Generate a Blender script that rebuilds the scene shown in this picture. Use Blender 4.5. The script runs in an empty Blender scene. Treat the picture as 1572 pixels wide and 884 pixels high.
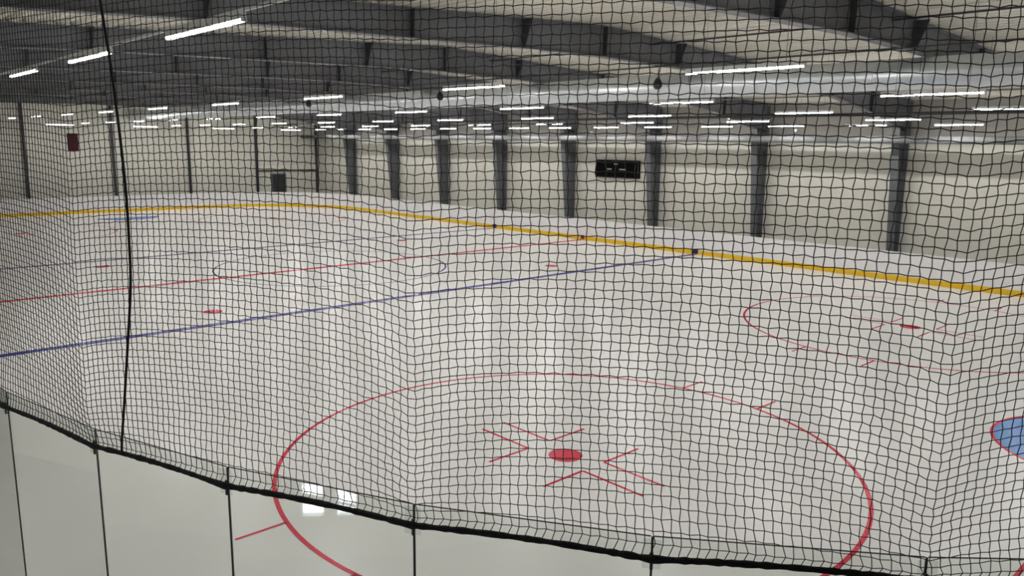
import bpy, bmesh, math, random
import numpy as np
from mathutils import Matrix, Vector

random.seed(7)
rng = np.random.default_rng(7)
scene = bpy.context.scene
col = scene.collection

# ------------------------------------------------------------------ camera
CAM = (27.6426, -15.8278, 4.9346)
YAW, PITCH, ROLL, FPX = 0.8230, -0.1824, 0.0132, 1201.98
f = np.array([-math.sin(YAW) * math.cos(PITCH), math.cos(YAW) * math.cos(PITCH), math.sin(PITCH)])
r0 = np.array([math.cos(YAW), math.sin(YAW), 0.0])
u0 = np.cross(r0, f)
rt = math.cos(ROLL) * r0 + math.sin(ROLL) * u0
up = -math.sin(ROLL) * r0 + math.cos(ROLL) * u0
cam_data = bpy.data.cameras.new('camera')
cam_data.sensor_width = 36.0
cam_data.lens = 36.0 * FPX / 1572.0
cam_data.clip_start = 0.05
cam_data.clip_end = 300
cam = bpy.data.objects.new('camera', cam_data)
col.objects.link(cam)
cam.matrix_world = Matrix(((rt[0], up[0], -f[0], CAM[0]), (rt[1], up[1], -f[1], CAM[1]),
                           (rt[2], up[2], -f[2], CAM[2]), (0, 0, 0, 1)))
scene.camera = cam

# ------------------------------------------------------------------ world and exposure
world = bpy.data.worlds.new('world')
scene.world = world
world.use_nodes = True
world.node_tree.nodes['Background'].inputs[0].default_value = (0.6, 0.7, 0.85, 1)
world.node_tree.nodes['Background'].inputs[1].default_value = 0.3
scene.view_settings.view_transform = 'Standard'
scene.view_settings.look = 'None'
scene.view_settings.gamma = 1.0
scene.view_settings.use_curve_mapping = False
scene.view_settings.exposure = -0.24
LAMP_STRENGTH = 185.0

# ------------------------------------------------------------------ materials
def mat(name, color, rough=0.6, metal=0.0, spec=0.5, noise=0.0, nscale=3.0, bump=0.0, bscale=40.0,
        emit=None, estr=0.0):
    m = bpy.data.materials.new(name)
    m.use_nodes = True
    nt = m.node_tree
    b = nt.nodes['Principled BSDF']
    b.inputs['Base Color'].default_value = (*color, 1)
    b.inputs['Roughness'].default_value = rough
    b.inputs['Metallic'].default_value = metal
    b.inputs['Specular IOR Level'].default_value = spec
    if emit:
        b.inputs['Emission Color'].default_value = (*emit, 1)
        b.inputs['Emission Strength'].default_value = estr
    if noise > 0 or bump > 0:
        tc = nt.nodes.new('ShaderNodeTexCoord')
    if noise > 0:
        n = nt.nodes.new('ShaderNodeTexNoise')
        n.inputs['Scale'].default_value = nscale
        n.inputs['Detail'].default_value = 6
        nt.links.new(tc.outputs['Object'], n.inputs['Vector'])
        rp = nt.nodes.new('ShaderNodeValToRGB')
        rp.color_ramp.elements[0].position = 0.3
        rp.color_ramp.elements[1].position = 0.7
        rp.color_ramp.elements[0].color = (*[c * (1 - noise) for c in color], 1)
        rp.color_ramp.elements[1].color = (*[min(1, c * (1 + noise)) for c in color], 1)
        nt.links.new(n.outputs['Fac'], rp.inputs['Fac'])
        nt.links.new(rp.outputs['Color'], b.inputs['Base Color'])
    if bump > 0:
        n2 = nt.nodes.new('ShaderNodeTexNoise')
        n2.inputs['Scale'].default_value = bscale
        n2.inputs['Detail'].default_value = 4
        nt.links.new(tc.outputs['Object'], n2.inputs['Vector'])
        bp = nt.nodes.new('ShaderNodeBump')
        bp.inputs['Strength'].default_value = bump
        bp.inputs['Distance'].default_value = 0.02
        nt.links.new(n2.outputs['Fac'], bp.inputs['Height'])
        nt.links.new(bp.outputs['Normal'], b.inputs['Normal'])
    return m

ICE_ROUGH = 0.27
M = {
    'ice': mat('ice', (0.79, 0.785, 0.775), ICE_ROUGH, spec=0.2, noise=0.03, nscale=0.35, bump=0.03, bscale=6),
    'red': mat('red_ice_paint', (0.66, 0.015, 0.055), ICE_ROUGH, spec=0.2),
    'blue': mat('blue_ice_paint', (0.035, 0.04, 0.30), ICE_ROUGH, spec=0.2),
    'crease': mat('crease_blue_paint', (0.06, 0.24, 0.62), ICE_ROUGH, spec=0.2),
    'concrete': mat('concrete', (0.22, 0.23, 0.22), 0.8, noise=0.15, nscale=1.5),
    'board': mat('white_board_plastic', (0.80, 0.79, 0.80), 0.35, noise=0.03, nscale=1.2),
    'cap': mat('white_cap_rail', (0.82, 0.82, 0.82), 0.4),
    'yellow': mat('yellow_kick_plate', (0.83, 0.52, 0.01), 0.4),
    'mark_blue': mat('dark_blue_board_mark', (0.01, 0.01, 0.10), 0.5),
    'mark_red': mat('dark_red_board_mark', (0.16, 0.01, 0.02), 0.5),
    'wall': mat('cream_wall_panel', (0.60, 0.585, 0.52), 0.55, noise=0.05, nscale=0.5),
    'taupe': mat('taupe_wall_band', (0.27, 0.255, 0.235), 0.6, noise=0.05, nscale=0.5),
    'deck': mat('cream_roof_deck', (0.66, 0.635, 0.56), 0.5, noise=0.04, nscale=0.6),
    'steel': mat('dark_grey_steel', (0.10, 0.103, 0.112), 0.55, noise=0.12, nscale=2.0),
    'rafter': mat('grey_rafter_steel', (0.16, 0.162, 0.18), 0.55, noise=0.12, nscale=2.0),
    'steel_dark': mat('black_steel', (0.03, 0.03, 0.034), 0.5),
    'duct': mat('galvanised_duct', (0.74, 0.78, 0.81), 0.36, metal=0.8, noise=0.06, nscale=2.5, bump=0.05, bscale=12),
    'pipe': mat('silver_pipe', (0.21, 0.215, 0.22), 0.75, spec=0.3, noise=0.05, nscale=3),
    'housing': mat('white_lamp_housing', (0.75, 0.75, 0.75), 0.5),
    'lamp': mat('lamp_diffuser', (0.9, 0.9, 0.9), 0.4, emit=(1.0, 0.985, 0.96), estr=LAMP_STRENGTH),
    'wire': mat('suspension_wire', (0.12, 0.12, 0.12), 0.5),
    'black': mat('black_plastic', (0.012, 0.012, 0.013), 0.4),
    'net': mat('black_net_twine', (0.012, 0.013, 0.013), 0.8),
    'rope': mat('black_rope', (0.006, 0.006, 0.007), 0.9, bump=0.6, bscale=120),
    'maroon': mat('maroon_banner', (0.05, 0.003, 0.009), 0.9, noise=0.15, nscale=4),
    'score': mat('scoreboard_black', (0.003, 0.003, 0.003), 0.9, spec=0.05),
    'digit': mat('scoreboard_digit', (0.2, 0.2, 0.18), 0.5, emit=(0.9, 0.9, 0.8), estr=0.1),
    'white': mat('white_plastic', (0.8, 0.8, 0.8), 0.4),
    'gasket': mat('black_gasket', (0.02, 0.022, 0.022), 0.6),
    'daylight': mat('daylight_window', (0.8, 0.85, 0.9), 0.3, emit=(0.85, 0.93, 1.0), estr=26.0),
    'frame': mat('window_frame', (0.5, 0.5, 0.5), 0.5),
    'door': mat('dark_door', (0.02, 0.022, 0.022), 0.5),
}
# rink glass: clear pane, slightly grey-green, with real surface reflections
g = bpy.data.materials.new('rink_glass')
g.use_nodes = True
nt = g.node_tree
nt.nodes.remove(nt.nodes['Principled BSDF'])
tr = nt.nodes.new('ShaderNodeBsdfTransparent')
tr.inputs['Color'].default_value = (0.94, 0.955, 0.94, 1)
gl = nt.nodes.new('ShaderNodeBsdfGlossy')
gl.inputs['Roughness'].default_value = 0.015
lw = nt.nodes.new('ShaderNodeLayerWeight')          # Schlick reflectance of a glass face
lw.inputs['Blend'].default_value = 0.5
pw = nt.nodes.new('ShaderNodeMath'); pw.operation = 'POWER'; pw.inputs[1].default_value = 5.0
ma = nt.nodes.new('ShaderNodeMath'); ma.operation = 'MULTIPLY_ADD'
ma.inputs[1].default_value = 0.96; ma.inputs[2].default_value = 0.04
mx = nt.nodes.new('ShaderNodeMixShader')
nt.links.new(lw.outputs['Facing'], pw.inputs[0])
nt.links.new(pw.outputs[0], ma.inputs[0])
nt.links.new(ma.outputs[0], mx.inputs[0])
nt.links.new(tr.outputs[0], mx.inputs[1])
nt.links.new(gl.outputs[0], mx.inputs[2])
nt.links.new(mx.outputs[0], nt.nodes['Material Output'].inputs['Surface'])
M['glass'] = g

# ------------------------------------------------------------------ helpers
def link_mesh(name, verts, faces, material, parent=None, smooth=False):
    me = bpy.data.meshes.new(name)
    me.from_pydata([tuple(v) for v in verts], [], [tuple(q) for q in faces])
    me.update()
    me.materials.append(material)
    if smooth:
        me.polygons.foreach_set('use_smooth', [True] * len(me.polygons))
    o = bpy.data.objects.new(name, me)
    col.objects.link(o)
    if parent is not None:
        o.parent = parent
        o.matrix_parent_inverse = Matrix.Translation(parent.location).inverted() if parent.type == 'EMPTY' else Matrix()
    return o

def tag(o, label, cat=None, group=None, kind=None):
    o['label'] = label
    if cat:
        o['category'] = cat
    if group:
        o['group'] = group
    if kind:
        o['kind'] = kind
    return o

def empty(name, loc):
    e = bpy.data.objects.new(name, None)
    e.location = loc
    e.empty_display_size = 0.2
    col.objects.link(e)
    return e

class MB:
    def __init__(self):
        self.v = []; self.f = []
    def add(self, v, fc):
        n = len(self.v)
        self.v += [tuple(p) for p in v]
        self.f += [tuple(i + n for i in q) for q in fc]
        return self
    def box(self, a, b):
        x0, y0, z0 = a; x1, y1, z1 = b
        return self.add([(x0, y0, z0), (x1, y0, z0), (x1, y1, z0), (x0, y1, z0),
                         (x0, y0, z1), (x1, y0, z1), (x1, y1, z1), (x0, y1, z1)],
                        [(0, 3, 2, 1), (4, 5, 6, 7), (0, 1, 5, 4), (1, 2, 6, 5), (2, 3, 7, 6), (3, 0, 4, 7)])
    def prism_x(self, poly, x0, x1):
        """polygon in (y,z) extruded along x"""
        n = len(poly)
        v = [(x0, y, z) for y, z in poly] + [(x1, y, z) for y, z in poly]
        fc = [tuple(range(n))[::-1], tuple(range(n, 2 * n))]
        for i in range(n):
            j = (i + 1) % n
            fc.append((i, j, n + j, n + i))
        return self.add(v, fc)
    def strip(self, path, x0, x1, t):
        """ribbon following path in (y,z), width x0..x1, thickness t downwards"""
        poly = list(path) + [(y, z - t) for y, z in reversed(path)]
        n = len(path)
        v = [(x0, y, z) for y, z in poly] + [(x1, y, z) for y, z in poly]
        N = 2 * n
        fc = []
        for i in range(N):
            j = (i + 1) % N
            fc.append((i, j, N + j, N + i))
        for i in range(n - 1):
            fc.append((i, N - 1 - i, N - 2 - i, i + 1))
            fc.append((N + i, N + i + 1, N + N - 2 - i, N + N - 1 - i))
        return self.add(v, fc)
    def tube(self, pts, rad, sides=8, caps=True):
        pts = [Vector(p) for p in pts]
        n = len(pts)
        rad = rad if hasattr(rad, '__len__') else [rad] * n
        rings = []
        for i, p in enumerate(pts):
            d = (pts[min(i + 1, n - 1)] - pts[max(i - 1, 0)]).normalized()
            ref = Vector((0, 0, 1)) if abs(d.z) < 0.9 else Vector((0, 1, 0))
            a = d.cross(ref).normalized(); b = d.cross(a).normalized()
            rings.append([p + (a * math.cos(t) + b * math.sin(t)) * rad[i]
                          for t in [2 * math.pi * k / sides for k in range(sides)]])
        v = [q for rg in rings for q in rg]
        fc = []
        for i in range(n - 1):
            for k in range(sides):
                k2 = (k + 1) % sides
                fc.append((i * sides + k, i * sides + k2, (i + 1) * sides + k2, (i + 1) * sides + k))
        if caps:
            fc.append(tuple(range(sides))[::-1])
            fc.append(tuple(range((n - 1) * sides, n * sides)))
        return self.add(v, fc)
    def build(self, name, material, parent=None, smooth=False):
        return link_mesh(name, self.v, self.f, material, parent, smooth)

# ------------------------------------------------------------------ rink plan
HW = 14.85            # far side boards
NEAR = -15.073        # near side boards
EX = 29.267           # near end boards
EXL = 29.75           # far end boards
CR = 8.0              # corner radius
def rink_outline(off=0.0, seg=28):
    """closed outline, counter-clockwise, offset outward by off"""
    pts = []
    for cx, cy, a0 in ((EX - CR, HW - CR, 0), (-EXL + CR, HW - CR, 90), (-EXL + CR, NEAR + CR, 180), (EX - CR, NEAR + CR, 270)):
        for k in range(seg + 1):
            a = math.radians(a0 + 90 * k / seg)
            pts.append((cx + (CR + off) * math.cos(a), cy + (CR + off) * math.sin(a)))
    return pts
def band(name, off0, off1, z0, z1, material, parent):
    """a closed wall following the outline between two offsets and two heights"""
    a = rink_outline(off0); b = rink_outline(off1); n = len(a)
    v = [(x, y, z0) for x, y in a] + [(x, y, z1) for x, y in a] + [(x, y, z1) for x, y in b] + [(x, y, z0) for x, y in b]
    fc = []
    for i in range(n):
        j = (i + 1) % n
        fc += [(i, n + i, n + j, j), (n + i, 2 * n + i, 2 * n + j, n + j), (2 * n + i, 3 * n + i, 3 * n + j, 2 * n + j), (3 * n + i, i, j, 3 * n + j)]
    return link_mesh(name, v, fc, material, parent)

# ------------------------------------------------------------------ shell of the hall
XL, XR, YN, YF = -33.0, 36.0, -20.0, 18.0
FX = [26.8, 20.7, 14.7, 8.45, 2.4, -3.6, -9.5, -15.45, -21.4, -27.3]     # portal frames
RIDGE_Y, RIDGE_Z = -1.0, 7.74
def roof_z(y):
    if y < RIDGE_Y:
        return RIDGE_Z - (RIDGE_Y - y) * 0.046
    return RIDGE_Z - (y - RIDGE_Y) * 0.045

def deck_z(y):
    ph = (y - (YN - .2)) % 0.30
    return roof_z(y) + float(np.interp(ph, [0, .10, .14, .26, .30], [0, 0, .10, .10, 0]))
def seen(x, y, z):
    d = np.array([x, y, z]) - np.array(CAM)
    w = d @ f
    if w < .2:
        return False
    return abs(d @ rt / w * FPX) < 786 and abs(d @ up / w * FPX) < 442

tag(MB().box((XL - 1, YN - 1, -0.3), (XR + 1, YF + 1, -0.06)).build('floor', M['concrete']),
    'grey concrete slab floor around the ice rink', 'floor', kind='structure')

# ice: its own slab filling the outline
out = rink_outline(0.0)
n = len(out)
iv = [(x, y, 0.0) for x, y in out] + [(x, y, -0.06) for x, y in out]
ifc = [tuple(range(n)), tuple(range(2 * n - 1, n - 1, -1))] + [(i, n + i, n + (i + 1) % n, (i + 1) % n) for i in range(n)]
ice = link_mesh('floor_ice', iv, ifc, M['ice'])
tag(ice, 'white painted ice sheet of the hockey rink with red and blue lines', 'ice', kind='structure')

PZ = 0.003
def flat(name, pts, material, label=None, z=PZ):
    o = link_mesh(name, [(x, y, z) for x, y in pts], [tuple(range(len(pts)))], material, ice)
    if label:
        o['label'] = label
    return o
def ring(name, cx, cy, r, w, material, a0=0, a1=360, seg=128, label=None):
    v = []; fc = []
    for k in range(seg + 1):
        a = math.radians(a0 + (a1 - a0) * k / seg)
        for rr in (r - w / 2, r + w / 2):
            v.append((cx + rr * math.cos(a), cy + rr * math.sin(a), PZ))
    for k in range(seg):
        fc.append((2 * k, 2 * k + 1, 2 * k + 3, 2 * k + 2))
    o = link_mesh(name, v, fc, material, ice)
    if label:
        o['label'] = label
    return o
def disc(name, cx, cy, r, material, z=PZ, label=None):
    return flat(name, [(cx + r * math.cos(2 * math.pi * k / 48), cy + r * math.sin(2 * math.pi * k / 48)) for k in range(48)], material, label, z)
def rect(name, x0, y0, x1, y1, material, label=None, z=PZ):
    return flat(name, [(x0, y0), (x1, y0), (x1, y1), (x0, y1)], material, label, z)

XB, XD, YD, XG = 7.0, 19.5, 7.05, 25.5
rect('blue_line', XB - .15, NEAR, XB + .15, HW, M['blue'], 'wide blue line across the ice, nearer one')
rect('blue_line', -XB - .15, NEAR, -XB + .15, HW, M['blue'], 'wide blue line across the ice, farther one')
rect('center_line', -.15, NEAR, .15, HW, M['red'], 'red centre line across the ice')
for sx in (1, -1):
    dy = CR - math.sqrt(CR * CR - (XG - (EX - CR)) ** 2)
    rect('goal_line', sx * XG - .03, NEAR + dy, sx * XG + .03, HW - dy, M['red'], 'thin red goal line')
ring('center_circle', 0, 0, 4.5, 0.07, M['blue'], label='thin blue centre circle')
disc('center_spot', 0, 0, 0.15, M['blue'], z=PZ + .001)
for sx in (1, -1):
    for sy in (1, -1):
        cx, cy = sx * XD, sy * YD
        ring('faceoff_circle', cx, cy, 4.5, 0.065, M['red'], label='red faceoff circle')
        disc('faceoff_spot', cx, cy, 0.275, M['red'], label='red faceoff spot')
        for hx in (1, -1):
            for hy in (1, -1):
                ax, ay, w = 0.60, 0.25, 0.05
                x0, y0 = cx + hx * ax, cy + hy * ay
                rect('faceoff_mark', min(x0, x0 + hx * 1.17), y0 - w / 2, max(x0, x0 + hx * 1.17), y0 + w / 2, M['red'])
                rect('faceoff_mark', x0 - w / 2, min(y0, y0 + hy * .86), x0 + w / 2, max(y0, y0 + hy * .86), M['red'], z=PZ + .0005)
                ye = math.sqrt(4.5 ** 2 - .85 ** 2)
                ya, yb = cy + hy * ye, cy + hy * (ye + .7)
                rect('hash_mark', cx + hx * .85 - .025, min(ya, yb), cx + hx * .85 + .025, max(ya, yb), M['red'])
        nx = sx * (XB - 1.65)
        disc('neutral_spot', nx, cy, 0.275, M['red'])
    # goal crease: blue half disc with a red rim in front of the goal line
    a0 = 90 if sx > 0 else -90
    cpts = [(sx * XG + 1.83 * math.cos(math.radians(a0 + 180 * k / 48)), 1.83 * math.sin(math.radians(a0 + 180 * k / 48))) for k in range(49)]
    flat('goal_crease', cpts, M['crease'], 'blue half round goal crease', z=PZ - .001)
    ring('goal_crease_rim', sx * XG, 0, 1.83, 0.06, M['red'], a0, a0 + 180, 64)

# boards
boards = empty('rink_boards', (0, HW, 0))
tag(boards, 'white rink boards with a yellow kick plate running around the ice', 'boards')
band('board_face', 0.0, 0.06, -0.06, 1.05, M['board'], boards)
o = band('kick_plate', -0.012, -0.0005, 0.0, 0.20, M['yellow'], boards); o['label'] = 'yellow kick plate'
band('cap_rail', -0.02, 0.09, 1.05, 1.085, M['cap'], boards)
for x, m, w in ((XB, 'mark_blue', .34), (0.0, 'mark_red', .24), (-XB, 'mark_blue', .34)):
    o = MB().box((x - w / 2, HW - 0.02, 0.03), (x + w / 2, HW - 0.0125, 0.235)).build('board_mark', M[m], boards)
    o['label'] = 'dark square mark where the line meets the boards'

# walls
tag(MB().box((XL - .2, YF, -.06), (XR + .2, YF + .2, 7.4)).build('wall_far', M['wall']), 'long cream far side wall behind grey columns', 'wall', kind='structure')
tag(MB().box((XL - .2, YN - .2, -.06), (XL, YF, 8.0)).build('wall_left', M['wall']), 'cream end wall at the far left with dark thin columns', 'wall', kind='structure')
tag(MB().box((XR, YN - .2, -.06), (XR + .2, YF, 8.0)).build('wall_right', M['wall']), 'cream end wall behind the near goal', 'wall', kind='structure')

# near wall with two narrow daylight windows (seen mirrored in the rink glass)
wn = []
WIN = [(23.535, 23.81), (23.95, 24.2)]
WZ0, WZ1 = 0.48, 2.3
nb = MB()
nb.box((XL, YN - .2, -.06), (WIN[0][0], YN, 7.6))
nb.box((WIN[1][1], YN - .2, -.06), (XR, YN, 7.6))
nb.box((WIN[0][1], YN - .2, WZ0), (WIN[1][0], YN, WZ1))
nb.box((WIN[0][0], YN - .2, -.06), (WIN[1][1], YN, WZ0))
nb.box((WIN[0][0], YN - .2, WZ1), (WIN[1][1], YN, 7.6))
tag(nb.build('wall_near', M['wall']), 'cream wall behind the viewer', 'wall', kind='structure')
for i, (a, b) in enumerate(WIN):
    w = MB().box((a, YN - .12, WZ0), (b, YN - .10, WZ1)).build('window_%d' % (i + 1), M['daylight'])
    tag(w, 'narrow bright window in the near wall, %s of two' % ('left' if i == 0 else 'right'), 'window', kind='structure')
    fb = MB()
    fb.box((a, YN - .1, WZ0), (a + .012, YN, WZ1)); fb.box((b - .012, YN - .1, WZ0), (b, YN, WZ1))
    fb.box((a, YN - .1, WZ0), (b, YN, WZ0 + .012)); fb.box((a, YN - .1, WZ1 - .012), (b, YN, WZ1))
    fb.build('window_frame', M['frame'], w)

# thin sheet over the far wall above the pipe, coloured darker than the wall
tag(MB().box((XL, YF - .03, 5.36), (XR, YF - .001, 6.86)).build('wall_band_1', M['taupe']), 'taupe grey band over the far wall above the silver pipe', 'wall_band', kind='structure')

# corrugated roof deck, ribs running the length of the hall
prof = []
y = YN - .2
P = 0.30
while y < YF + .25:
    for dy, dz in ((0, 0), (.10, 0), (.14, .10), (.26, .10)):
        prof.append((y + dy, roof_z(y + dy) + dz))
    y += P
cb = MB()
nv = len(prof)
cb.add([(XL - .2, a, b) for a, b in prof] + [(XR + .2, a, b) for a, b in prof],
       [(i, nv + i, nv + i + 1, i + 1) for i in range(nv - 1)])
tt = [(a, b + .12) for a, b in ((YN - .2, roof_z(YN - .2)), (RIDGE_Y, RIDGE_Z), (YF + .2, roof_z(YF + .2)))]
cb.strip([(a, b + .1) for a, b in tt], XL - .2, XR + .2, .08)
tag(cb.build('ceiling', M['deck']), 'cream corrugated roof deck above the steel frames', 'ceiling', kind='structure')

# ------------------------------------------------------------------ portal frames
ORD = ['first', 'second', 'third', 'fourth', 'fifth', 'sixth', 'seventh', 'eighth', 'ninth', 'tenth', 'eleventh', 'twelfth', 'thirteenth', 'fourteenth', 'fifteenth']
bottom = [(-19.9, 6.42), (-13.4, 6.68), (-11.1, 6.80), (-8, 6.89), (-3.65, 6.99), (-1, 7.03), (2, 6.99), (6, 6.90), (11, 6.70), (13.6, 6.36), (16.85, 5.75)]
top_y = [-19.9, -13.4, -11.1, -8, -3.65, -1, 2, 6, 11, 13.6, 16.85]
topp = [(yy, roof_z(yy) - .012) for yy in top_y] + [(17.88, roof_z(17.88) - .012)]
def bot_z(yy):
    return float(np.interp(yy, [p[0] for p in bottom], [p[1] for p in bottom]))
FB = 0.125
def frame_parts(root, X):
    t = 0.016
    web = MB()
    poly_b = bottom + [(17.88, 5.6)]
    for i in range(len(topp) - 1):
        (ya, za), (yb, zb) = poly_b[i], poly_b[i + 1]
        web.prism_x([(ya, za), (yb, zb), (yb, topp[i + 1][1]), (ya, topp[i][1])], X - t / 2, X + t / 2)
    web.build('rafter_web', M['rafter'], root)
    MB().strip(topp, X - FB, X + FB, .02).build('top_flange', M['rafter'], root)
    MB().strip([(a, b + .0) for a, b in bottom], X - FB, X + FB, .022).build('bottom_flange', M['rafter'], root)
    # stiffeners that lean out to the deck as fly braces
    for yy in (-10.6, -6.6, -3.65, -0.95, 2.0, 6.2, 11.0, 14.2):
        z0, z1 = bot_z(yy), roof_z(yy) - .03
        b = MB()
        for s in (1, -1):
            w0, w1 = .12, (.34 if yy in (-10.6, -3.65, 2.0) else .14)
            v = [(X + s * t / 2, yy, z0), (X + s * w0, yy, z0), (X + s * w1, yy, z1), (X + s * t / 2, yy, z1)]
            v += [(a, c + .02, d) for a, c, d in v]
            b.add(v, [(0, 1, 2, 3), (7, 6, 5, 4), (0, 4, 5, 1), (1, 5, 6, 2), (2, 6, 7, 3), (3, 7, 4, 0)])
        b.build('stiffener_plate', M['steel_dark'], root)
    # tapered far column
    inner = lambda z: 17.50 - (17.50 - 16.85) * z / 5.75
    c = MB()
    c.prism_x([(17.86, -.06), (17.86, 5.7), (inner(5.75), 5.75), (inner(0), -.06)], X - t / 2, X + t / 2)
    c.build('column_web', M['steel'], root)
    c = MB()
    zz = [-.06, 2.0, 4.0, 5.75]
    path_in = [(inner(max(z, 0)), z) for z in zz]
    v = []
    for yy, z in path_in:
        v += [(X - .15, yy - .02, z), (X + .15, yy - .02, z), (X + .15, yy, z), (X - .15, yy, z)]
    fc = []
    for i in range(3):
        for k in range(4):
            k2 = (k + 1) % 4
            fc.append((4 * i + k, 4 * i + k2, 4 * i + 4 + k2, 4 * i + 4 + k))
    fc += [(3, 2, 1, 0), (12, 13, 14, 15)]
    c.add(v, fc)
    c.build('column_inner_flange', M['steel'], root)
    MB().box((X - .15, 17.86, -.06), (X + .15, 17.89, 6.8)).build('column_outer_flange', M['steel'], root)
    MB().box((X - .12, 16.85, 5.73), (X + .12, 17.87, 5.76)).build('knee_plate', M['steel'], root)
for i, X in enumerate(FX):
    e = empty('portal_frame', (X, 17.7, 0))
    if i == 0:
        lab = 'dark grey steel roof frame almost straight above the viewer'
    else:
        lab = 'dark grey steel roof frame with tapered far column, %s in view from the viewer' % ORD[i - 1]
    tag(e, lab, 'steel frame', 'portal frames along the hall')
    frame_parts(e, X)

# end wall columns and rail
for i, yy in enumerate((-9.3, -3.84, 1.6, 6.9, 12.25, 17.55)):
    e = empty('end_wall_column', (XL + .15, yy, 0))
    tag(e, 'thin dark steel column on the far left end wall, %s from the corner' % ORD[5 - i], 'column', 'end wall columns')
    h = roof_z(yy) - .03
    MB().box((XL + .005, yy - .07, -.06), (XL + .02, yy + .07, h)).build('flange', M['steel_dark'], e)
    MB().box((XL + .02, yy - .008, -.06), (XL + .20, yy + .008, h)).build('web', M['steel_dark'], e)
    MB().box((XL + .20, yy - .07, -.06), (XL + .215, yy + .07, h)).build('flange', M['steel_dark'], e)
e = empty('wall_rail', (XL + .1, 15, 2.5))
tag(e, 'horizontal rail above the dark door on the end wall', 'rail')
MB().box((XL + .005, 12.37, 2.46), (XL + .12, 17.43, 2.58)).build('beam', M['steel_dark'], e)
MB().box((XL + .005, 12.37, 2.581), (XL + .16, 17.43, 2.92)).build('sheet', M['deck'], e)
d = empty('door_1', (XL, 14.1, 0))
tag(d, 'dark doorway in the far left end wall below the rail', 'door', kind='structure')
MB().box((XL + .005, 13.55, -.06), (XL + .06, 14.65, 2.18)).build('door_leaf', M['door'], d)
fb = MB()
fb.box((XL + .005, 13.45, -.06), (XL + .09, 13.549, 2.28)); fb.box((XL + .005, 14.651, -.06), (XL + .09, 14.75, 2.28)); fb.box((XL + .005, 13.549, 2.181), (XL + .09, 14.651, 2.28))
fb.build('door_frame', M['steel'], d)
MB().tube([(XL + .06, 13.68, 1.05), (XL + .11, 13.68, 1.05), (XL + .11, 13.8, 1.05)], .012, 6).build('door_handle', M['pipe'], d)

# maroon banner on the end wall
e = empty('banner', (XL + .04, -0.9, 4.0))
tag(e, 'small dark maroon banner hanging high on the end wall', 'banner')
MB().box((XL + .03, -1.24, 4.02), (XL + .045, -.56, 5.2)).build('cloth', M['maroon'], e)
MB().tube([(XL + .035, -1.28, 5.215), (XL + .035, -.52, 5.215)], .018, 8).build('top_rod', M['steel_dark'], e)

# scoreboard
e = empty('scoreboard', (-.32, 17.85, 3.17))
tag(e, 'black wall scoreboard with three small lit marks between two columns', 'scoreboard')
MB().box((-1.80, 17.80, 3.17), (1.16, 17.995, 4.11)).build('case', M['score'], e)
fb = MB()
for a, b in (((-1.83, 17.79, 4.085), (1.19, 17.80, 4.13)), ((-1.83, 17.79, 3.15), (1.19, 17.80, 3.195)), ((-1.83, 17.79, 3.195), (-1.79, 17.80, 4.085)), ((1.15, 17.79, 3.195), (1.19, 17.80, 4.085))):
    fb.box(a, b)
fb.build('rim', M['black'], e)
for a, b, zc, h in ((-1.05, -.67, 3.62, .06), (-.13, .32, 3.62, .06), (-.50, -.25, 3.90, .08)):
    MB().box((a, 17.793, zc - h / 2), (b, 17.7995, zc + h / 2)).build('lit_mark', M['digit'], e)

# ------------------------------------------------------------------ duct, pipe and runs under the roof
def ring_path(x0, x1, y, z, rad, sides=24):
    return MB().tube([(x0, y, z), (x1, y, z)], rad, sides)
DY, DZ, DR = 3.0, 6.585, 0.345
e = empty('ventilation_duct', (0, DY, DZ))
tag(e, 'large round silver ventilation duct hanging under the roof frames', 'duct')
ring_path(XL, XR, DY, DZ, DR, 32).build('duct_tube', M['duct'], e, True)
x = XR - 1.3
while x > XL + 1:
    ring_path(x - .03, x + .03, DY, DZ, DR + .012, 32).build('duct_collar', M['duct'], e, True)
    x -= 3.0
for X in FX:
    MB().tube([(X, DY - DR - .005, DZ), (X, DY - DR - .005, bot_z(DY - DR) - .03)], .008, 6).build('duct_hanger', M['wire'], e)
    MB().tube([(X, DY + DR + .005, DZ), (X, DY + DR + .005, bot_z(DY + DR) - .03)], .008, 6).build('duct_hanger', M['wire'], e)

e = empty('wall_pipe', (0, 16.35, 5.27))
tag(e, 'straight silver pipe running along the far wall in front of the columns', 'pipe')
ring_path(XL, XR, 16.35, 5.27, .145, 20).build('pipe_tube', M['pipe'], e, True)
for X in FX:
    b = MB()
    b.box((X - .03, 16.34, 5.42), (X + .03, 16.95, 5.45))
    b.box((X - .03, 16.50, 5.25), (X + .03, 16.90, 5.29))
    b.build('pipe_bracket', M['steel_dark'], e)
x = XR - 2
while x > XL + 1:
    ring_path(x - .04, x + .04, 16.35, 5.27, .155, 20).build('pipe_coupling', M['pipe'], e, True)
    x -= 6.0

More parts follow.
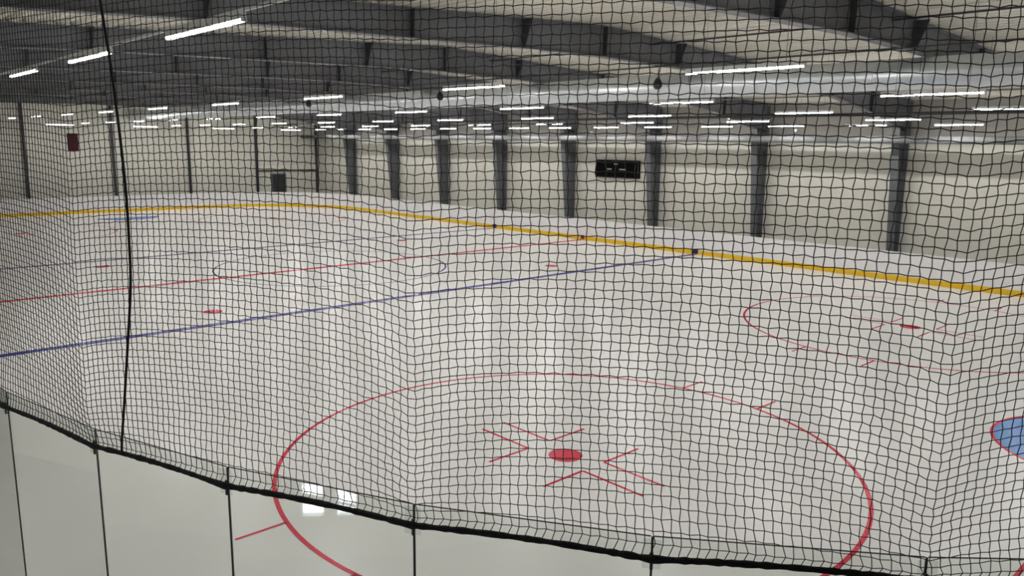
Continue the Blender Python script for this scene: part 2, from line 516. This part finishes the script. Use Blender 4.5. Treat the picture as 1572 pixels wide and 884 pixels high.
def run(name, label, cat, y, z, rad, m):
    e = empty(name, (0, y, z)); tag(e, label, cat)
    if z > bot_z(y):            # runs through the webs: one length per bay, ending at each web
        ends = [XR] + FX + [XL]
        for a, b in zip(ends[:-1], ends[1:]):
            ring_path(b + .02, a - .02, y, z, rad, 8).build('tube_section', M[m], e, True)
        return
    ring_path(XL, XR, y, z, rad, 8).build('run', M[m], e, True)
    for X in FX:
        MB().box((X - .04, y - rad * 1.3, z + rad * .5), (X + .04, y + rad * 1.3, z + rad * 1.5)).build('clip', M['steel_dark'], e)
run('cable_conduit', 'thin dark conduit along the roof ridge above the silver duct', 'conduit', 0.9, 7.47, .022, 'steel_dark')
run('lower_conduit', 'thin dark conduit just under the roof frames in front of the silver duct', 'conduit', 1.2, 6.945, .02, 'steel_dark')
run('cable_tray_rail', 'thin dark rail running above the silver duct on its far side', 'rail', 4.6, 6.855, .03, 'steel_dark')
run('eave_tube', 'dark longitudinal steel tube near the far eaves under the knees', 'tube', 13.9, 6.165, .06, 'steel_dark')
run('sprinkler_pipe', 'thin pale pipe along the far side below the roof frames', 'pipe', 10.4, 6.65, .022, 'pipe')

# loudspeakers hanging beside the duct
for i, (X, lab) in enumerate(((14.0, 'black teardrop loudspeaker beside the silver duct, nearest'), (4.2, 'black teardrop loudspeaker beside the silver duct, middle one'), (-5.6, 'black teardrop loudspeaker beside the silver duct, farthest'))):
    y, z = 2.2, 6.60
    e = empty('loudspeaker', (X, y, z)); tag(e, lab, 'loudspeaker', 'loudspeakers along the duct')
    prof_s = [(.0, -.15), (.08, -.135), (.12, -.07), (.125, .0), (.10, .08), (.06, .14), (.02, .17)]
    MB().tube([(X, y, z + dz) for r_, dz in prof_s], [max(r_, .005) for r_, dz in prof_s], 16).build('body', M['black'], e, True)
    MB().tube([(X, y, z + .16), (X, y, deck_z(y) - .012)], .012, 6).build('stem', M['pipe'], e)
    MB().tube([(X, y, z + .15), (X, y, z + .20)], .03, 10).build('collar', M['pipe'], e)

# small white dome cameras above the pipe
for i, (X, z, lab) in enumerate(((10.72, 5.66, 'small white dome camera above the silver pipe, right one'), (-.9, 5.60, 'small white dome camera above the silver pipe, left one'))):
    e = empty('dome_camera', (X, 16.3, z)); tag(e, lab, 'camera', 'dome cameras')
    pr = [(.005, -.09), (.05, -.08), (.08, -.04), (.085, 0), (.085, .03)]
    MB().tube([(X, 16.3, z + dz) for r_, dz in pr], [r_ for r_, dz in pr], 16).build('dome', M['white'], e, True)
    MB().tube([(X, 16.3, z + .02), (X, 16.3, deck_z(16.3) - .012)], .015, 6).build('stem', M['wire'], e)

# ------------------------------------------------------------------ strip lights
LZ = 5.9
def light_proto(L, along='x'):
    t = 0
    w = .026
    hb = MB()
    hb.prism_x([(-w, .005), (w, .005), (w * .6, .06), (-w * .6, .06)], -L / 2, L / 2)
    db = MB()
    db.prism_x([(-w * .9, .004), (w * .9, .004), (w * .75, -.016), (-w * .75, -.016)], -L / 2 + .01, L / 2 - .01)
    caps = []
    for s in (-1, 1):
        caps.append(MB().prism_x([(-w * 1.02, -.018), (w * 1.02, -.018), (w * .62, .062), (-w * .62, .062)], s * L / 2 - .008, s * L / 2 + .008))
    out_ = []
    for b, nm, m in ((hb, 'housing', 'housing'), (db, 'diffuser', 'lamp'), (caps[0], 'end_cap', 'housing'), (caps[1], 'end_cap', 'housing')):
        me = bpy.data.meshes.new(nm); me.from_pydata(b.v, [], b.f); me.update(); me.materials.append(M[m]); out_.append((nm, me))
    return out_
PROTO = light_proto(1.70)
PROTO_S = light_proto(1.60)
WIRE = {}
def wire_mesh(h):
    k = round(h, 3)
    if k not in WIRE:
        b = MB()
        b.tube([(0, 0, .055), (0, 0, k)], .004, 4)
        me = bpy.data.meshes.new('suspension_wire'); me.from_pydata(b.v, [], b.f); me.update(); me.materials.append(M['wire']); WIRE[k] = me
    return WIRE[k]
def wire_top(x, y):
    # wires reach the deck, or stop under a rafter flange where one is in the way
    if min(abs(x - X_) for X_ in FX) < .2:
        return bot_z(y) - .03
    return deck_z(y) - .012
def strip_light(x, y, z, label, group, rotz=0.0, proto=PROTO, hang=True):
    e = empty('strip_light', (x, y, z)); e.rotation_euler.z = rotz
    tag(e, label, 'light', group)
    for nm, me in proto:
        o = bpy.data.objects.new(nm, me); col.objects.link(o); o.parent = e
    if hang:
        for s in (-.6, .6):
            yy = y + (s if rotz else 0)
            o = bpy.data.objects.new('suspension_wire', wire_mesh(wire_top(x if rotz else x + s, yy) - z)); col.objects.link(o); o.parent = e; o.location = (s, 0, 0)
rows = [
    (-12.95, [23.95, 20.47, 16.99, 13.55, 10.1, 6.6, 3.1], 'row in front of the netting', PROTO, 5.89),
    (-6.65, [27.3, 22.02, 16.67, 11.40, 6.10, 0.81, -4.63, -10.05, -15.55, -20.81], 'second row from the netting', PROTO, 5.90),
    (-0.95, [27.5, 22.27, 17.04, 11.90, 6.79, 1.71, -3.40, -8.62, -13.79, -18.92, -24.06, -29.3], 'row nearest the silver duct', PROTO, 5.875),
    (4.9, [27.1, 21.97, 16.91, 11.69, 6.54, 1.39, -3.62, -8.82, -13.98, -19.2, -24.44, -29.5], 'row just beyond the silver duct', PROTO, 5.86),
    (10.2, [22.3, 17.19, 12.07, 6.99, 1.98, -2.97, -7.95, -12.96, -17.95, -22.9, -28.0], 'second row from the far wall', PROTO, 5.83),
    (15.4, [24.1, 20.77, 17.43, 14.10, 10.76, 7.43, 4.15, 0.90, -2.37, -5.59, -8.84, -12.16, -15.35, -18.54, -21.85, -25.14, -28.16], 'row along the far wall pipe', PROTO_S, 5.80),
]
def ordinal(k):
    names = ORD + ['sixteenth', 'seventeenth', 'eighteenth']
    return names[k]
for y, xs, desc, pr, z in rows:
    kv = ko = 0
    for x in xs:
        if seen(x, y, z) or seen(x - .8, y, z) or seen(x + .8, y, z):
            lab = 'glowing white strip light in the %s, %s from the right' % (desc, ordinal(kv)); kv += 1
        else:
            side = 'right' if kv == 0 else 'left'
            lab = 'white strip light past the %s picture edge, %s, %s' % (side, desc, ordinal(ko)); ko += 1
        strip_light(x, y, z, lab, 'strip lights, ' + desc, 0, pr, hang=(y > -12))
for k, y in enumerate((13.5, 8.2, 2.8, -2.45)):
    strip_light(-29.4, y, 5.74, 'glowing white strip light close to the far left end wall, %s from the corner' % ORD[k], 'strip lights along the end wall', math.pi / 2, PROTO_S)
e = empty('lighting_rail', (10, -12.95, 5.98))
tag(e, 'thin white rail carrying the strip lights in front of the netting', 'rail')
MB().box((-2, -12.963, 5.950), (25.9, -12.937, 5.975)).build('rail', M['housing'], e)
for X in FX[1:6]:
    MB().tube([(X, -12.95, 5.975), (X, -12.95, bot_z(-12.95) - .03)], .006, 6).build('rail_hanger', M['wire'], e)

# ------------------------------------------------------------------ near glass around the corner
ACX, ACY = EX - CR, NEAR + CR
post_deg = [-88.5, -81.45, -74.33, -67.59, -60.78, -53.89, -46.89, -39.95, -33.0, -26.05, -19.1, -12.15, -5.2]
GR = CR + 0.03
posts = [(ACX - .75 - 1.0 * k, NEAR - .03) for k in range(7, -1, -1)] + \
        [(ACX + GR * math.cos(math.radians(a)), ACY + GR * math.sin(math.radians(a))) for a in post_deg]
K0 = 8 + 2          # index of the post at -74.33 degrees, a corner of the net
GZ0, GZ1, ROPE_Z = 1.086, 3.478, 3.40
gb = empty('glass_barrier', (posts[K0][0], posts[K0][1], GZ0))
tag(gb, 'clear rink glass panes with black joints around the near corner', 'glass')
def outward(i):
    a = Vector(posts[max(i - 1, 0)]); b = Vector(posts[min(i + 1, len(posts) - 1)])
    d = (b - a).normalized()
    return Vector((d.y, -d.x))
for i in range(len(posts) - 1):
    a = Vector(posts[i]); b = Vector(posts[i + 1]); d = (b - a).normalized(); nn = Vector((d.y, -d.x)) * .006
    a2 = a + d * .006; b2 = b - d * .006
    q = [a2 - nn, b2 - nn, b2 + nn, a2 + nn]
    v = [(p.x, p.y, GZ0) for p in q] + [(p.x, p.y, GZ1) for p in q]
    link_mesh('glass_pane', v, [(3, 2, 1, 0), (4, 5, 6, 7), (0, 1, 5, 4), (1, 2, 6, 5), (2, 3, 7, 6), (3, 0, 4, 7)], M['glass'], gb)
    m2 = MB().tube([(a2.x, a2.y, GZ1 + .002), (b2.x, b2.y, GZ1 + .002)], .0025, 6)
    m2.build('pane_top_edge', M['gasket'], gb)
for i, p in enumerate(posts):
    nrm = outward(i)
    MB().tube([(p[0], p[1], GZ0), (p[0], p[1], GZ1)], .0052, 6).build('joint', M['gasket'], gb)
    # clamp: black bolt strap over the joint and a small clear plate behind it
    q = Vector(p) + nrm * .012
    MB().tube([(q.x, q.y, ROPE_Z - .05), (q.x, q.y, ROPE_Z + .02)], .0065, 8).build('clamp', M['black'], gb)
    t_ = Vector((-nrm.y, nrm.x))
    cc = [q - t_ * .035, q + t_ * .035, q + t_ * .035 + nrm * .004, q - t_ * .035 + nrm * .004]
    v = [(c.x, c.y, ROPE_Z - .045) for c in cc] + [(c.x, c.y, GZ1 - .005) for c in cc]
    link_mesh('clamp_plate', v, [(3, 2, 1, 0), (4, 5, 6, 7), (0, 1, 5, 4), (1, 2, 6, 5), (2, 3, 7, 6), (3, 0, 4, 7)], M['glass'], gb)

# ------------------------------------------------------------------ netting
net = empty('safety_net', (posts[K0][0], posts[K0][1], ROPE_Z))
tag(net, 'black knotted safety netting hung behind the rink corner above the glass', 'net')
NOFF = .020
pp = np.array([Vector(p) + outward(i) * NOFF for i, p in enumerate(posts)])
seg = np.linalg.norm(np.diff(pp, axis=0), axis=1)
cum = np.concatenate([[0], np.cumsum(seg)])
alt = [i for i in range(len(posts)) if (i - K0) % 2 == 0]
def at_bottom(s):
    return np.stack([np.interp(s, cum, pp[:, 0]), np.interp(s, cum, pp[:, 1])], -1)
def at_upper(s):
    return np.stack([np.interp(s, cum[alt], pp[alt, 0]), np.interp(s, cum[alt], pp[alt, 1])], -1)
CELL = .0347
NZ1 = 6.55
S = np.arange(cum[alt[0]], cum[alt[-1]], CELL)
Zr = np.arange(0, NZ1 - ROPE_Z, CELL)
ns, nz = len(S), len(Zr)
I, J = np.meshgrid(np.arange(ns), np.arange(nz), indexing='ij')
s = S[I]; zr = Zr[J]
dist = np.min(np.abs(s[..., None] - cum[alt][None, None, :]), -1)
sign = np.where((I + J) % 2 == 0, 1.0, -1.0)
hem = np.exp(-zr / .05)
s2 = s + sign * .0024 + rng.normal(0, .0009, s.shape) + .008 * np.sin(s * 3.1 + zr * 2.3) * np.sin(zr * 4.1 + 1) + .03 * np.exp(-zr / .07) * (zr > 0)
dz = sign * .0020 + rng.normal(0, .0009, s.shape)
dz += .15 * (1 - np.exp(-dist / .36)) * np.exp(-zr / .85) * (1 - np.exp(-zr / .24))
dz -= .085 * np.exp(-dist / .30) * np.exp(-zr / .85) * (1 - np.exp(-zr / .25))
dz += .008 * np.sin(s * 2.2 + zr * 1.1)
dz *= (J > 0)
wb = np.clip(1 - zr / .25, 0, 1)[..., None]
pos = at_bottom(s2) * wb + at_upper(s2) * (1 - wb)
# sag a little away from the rink at mid height
belly = .02 * np.sin(zr * 1.3 + s * .8)
ctr = np.array([ACX, ACY])
rad = pos - np.where(pos[..., :1] < ACX, np.stack([pos[..., 0], np.full(s.shape, ACY)], -1), ctr)
rad /= np.linalg.norm(rad, axis=-1, keepdims=True)
pos = pos + rad * belly[..., None] * (1 - wb)
NP = np.concatenate([pos, (ROPE_Z + zr + dz)[..., None]], -1)
NRM = np.concatenate([rad, np.zeros(rad.shape[:2] + (1,))], -1)
TR = .0021
def strands(axis):
    P_ = NP if axis == 0 else np.swapaxes(NP, 0, 1)
    N_ = NRM if axis == 0 else np.swapaxes(NRM, 0, 1)
    m_, k_ = P_.shape[:2]
    d_ = np.gradient(P_, axis=1)
    d_ /= np.linalg.norm(d_, axis=-1, keepdims=True)
    side = np.cross(d_, N_)
    side /= np.linalg.norm(side, axis=-1, keepdims=True)
    vs = []
    for a in (90, 210, 330):
        vs.append(P_ + TR * (math.cos(math.radians(a)) * side + math.sin(math.radians(a)) * N_))
    V = np.stack(vs, 2).reshape(-1, 3)
    base = (np.arange(m_)[:, None] * k_ + np.arange(k_ - 1)[None, :]).ravel() * 3
    fs = [np.stack([base + c, base + (c + 1) % 3, base + 3 + (c + 1) % 3, base + 3 + c], 1) for c in range(3)]
    return V, np.concatenate(fs)
Va, Fa = strands(0)
Vb, Fb = strands(1)
Vn = np.concatenate([Va, Vb]); Fn = np.concatenate([Fa, Fb + len(Va)])
me = bpy.data.meshes.new('net_mesh')
me.vertices.add(len(Vn)); me.vertices.foreach_set('co', Vn.ravel().astype(np.float32))
me.loops.add(Fn.size); me.loops.foreach_set('vertex_index', Fn.ravel().astype(np.int32))
me.polygons.add(len(Fn))
me.polygons.foreach_set('loop_start', (np.arange(len(Fn)) * 4).astype(np.int32))
me.polygons.foreach_set('loop_total', np.full(len(Fn), 4, np.int32))
me.update(calc_edges=True); me.validate()
me.materials.append(M['net'])
o = bpy.data.objects.new('net_mesh', me); col.objects.link(o); o.parent = net
o.matrix_parent_inverse = Matrix.Translation(net.location).inverted()
o['kind'] = 'stuff'

# thick lumpy rope that ties the lower edge of the net over the glass
path = []; rr = []
for i in range(len(posts) - 1):
    a, b = pp[i], pp[i + 1]
    for k in range(40):
        t = k / 40
        q = a + (b - a) * t
        path.append((q[0], q[1], ROPE_Z - .004 + .012 * math.sin(math.pi * t)))
        rr.append((.0105 + .005 * random.random() + .003 * math.exp(-min(t, 1 - t) / .04)))
o = MB().tube(path, rr, 8).build('bottom_rope', M['rope'], net, True); o['label'] = 'thick black rope along the lower edge'
# tie knots hanging off the rope
seam_pts = [(-72.6, 6.54), (-71.76, 5.53), (-71.47, 5.25), (-71.3, 4.97), (-71.19, 4.68), (-71.28, 4.29), (-71.68, 4.01), (-72.17, 3.67), (-72.6, 3.40)]
zs = np.linspace(6.54, 3.41, 90)
dg = np.interp(-zs, [-z for d_, z in seam_pts], [d_ for d_, z in seam_pts])
ker = np.ones(7) / 7
dg = np.convolve(np.pad(dg, 3, mode='edge'), ker, 'valid')
RS = CR + .055
MB().tube([(ACX + RS * math.cos(math.radians(a)), ACY + RS * math.sin(math.radians(a)), z) for a, z in zip(dg, zs)], .0062, 8).build('seam_rope', M['rope'], net, True)
MB().tube([(float(NP[i_, -1, 0]), float(NP[i_, -1, 1]), NZ1) for i_ in range(0, ns, 10)], .012, 8).build('top_cable', M['rope'], net, True)
for i_ in range(0, ns, 50):
    x_, y_ = float(NP[i_, -1, 0]), float(NP[i_, -1, 1])
    MB().tube([(x_, y_, NZ1), (x_, y_, wire_top(x_, y_))], .005, 6).build('top_hanger', M['wire'], net)
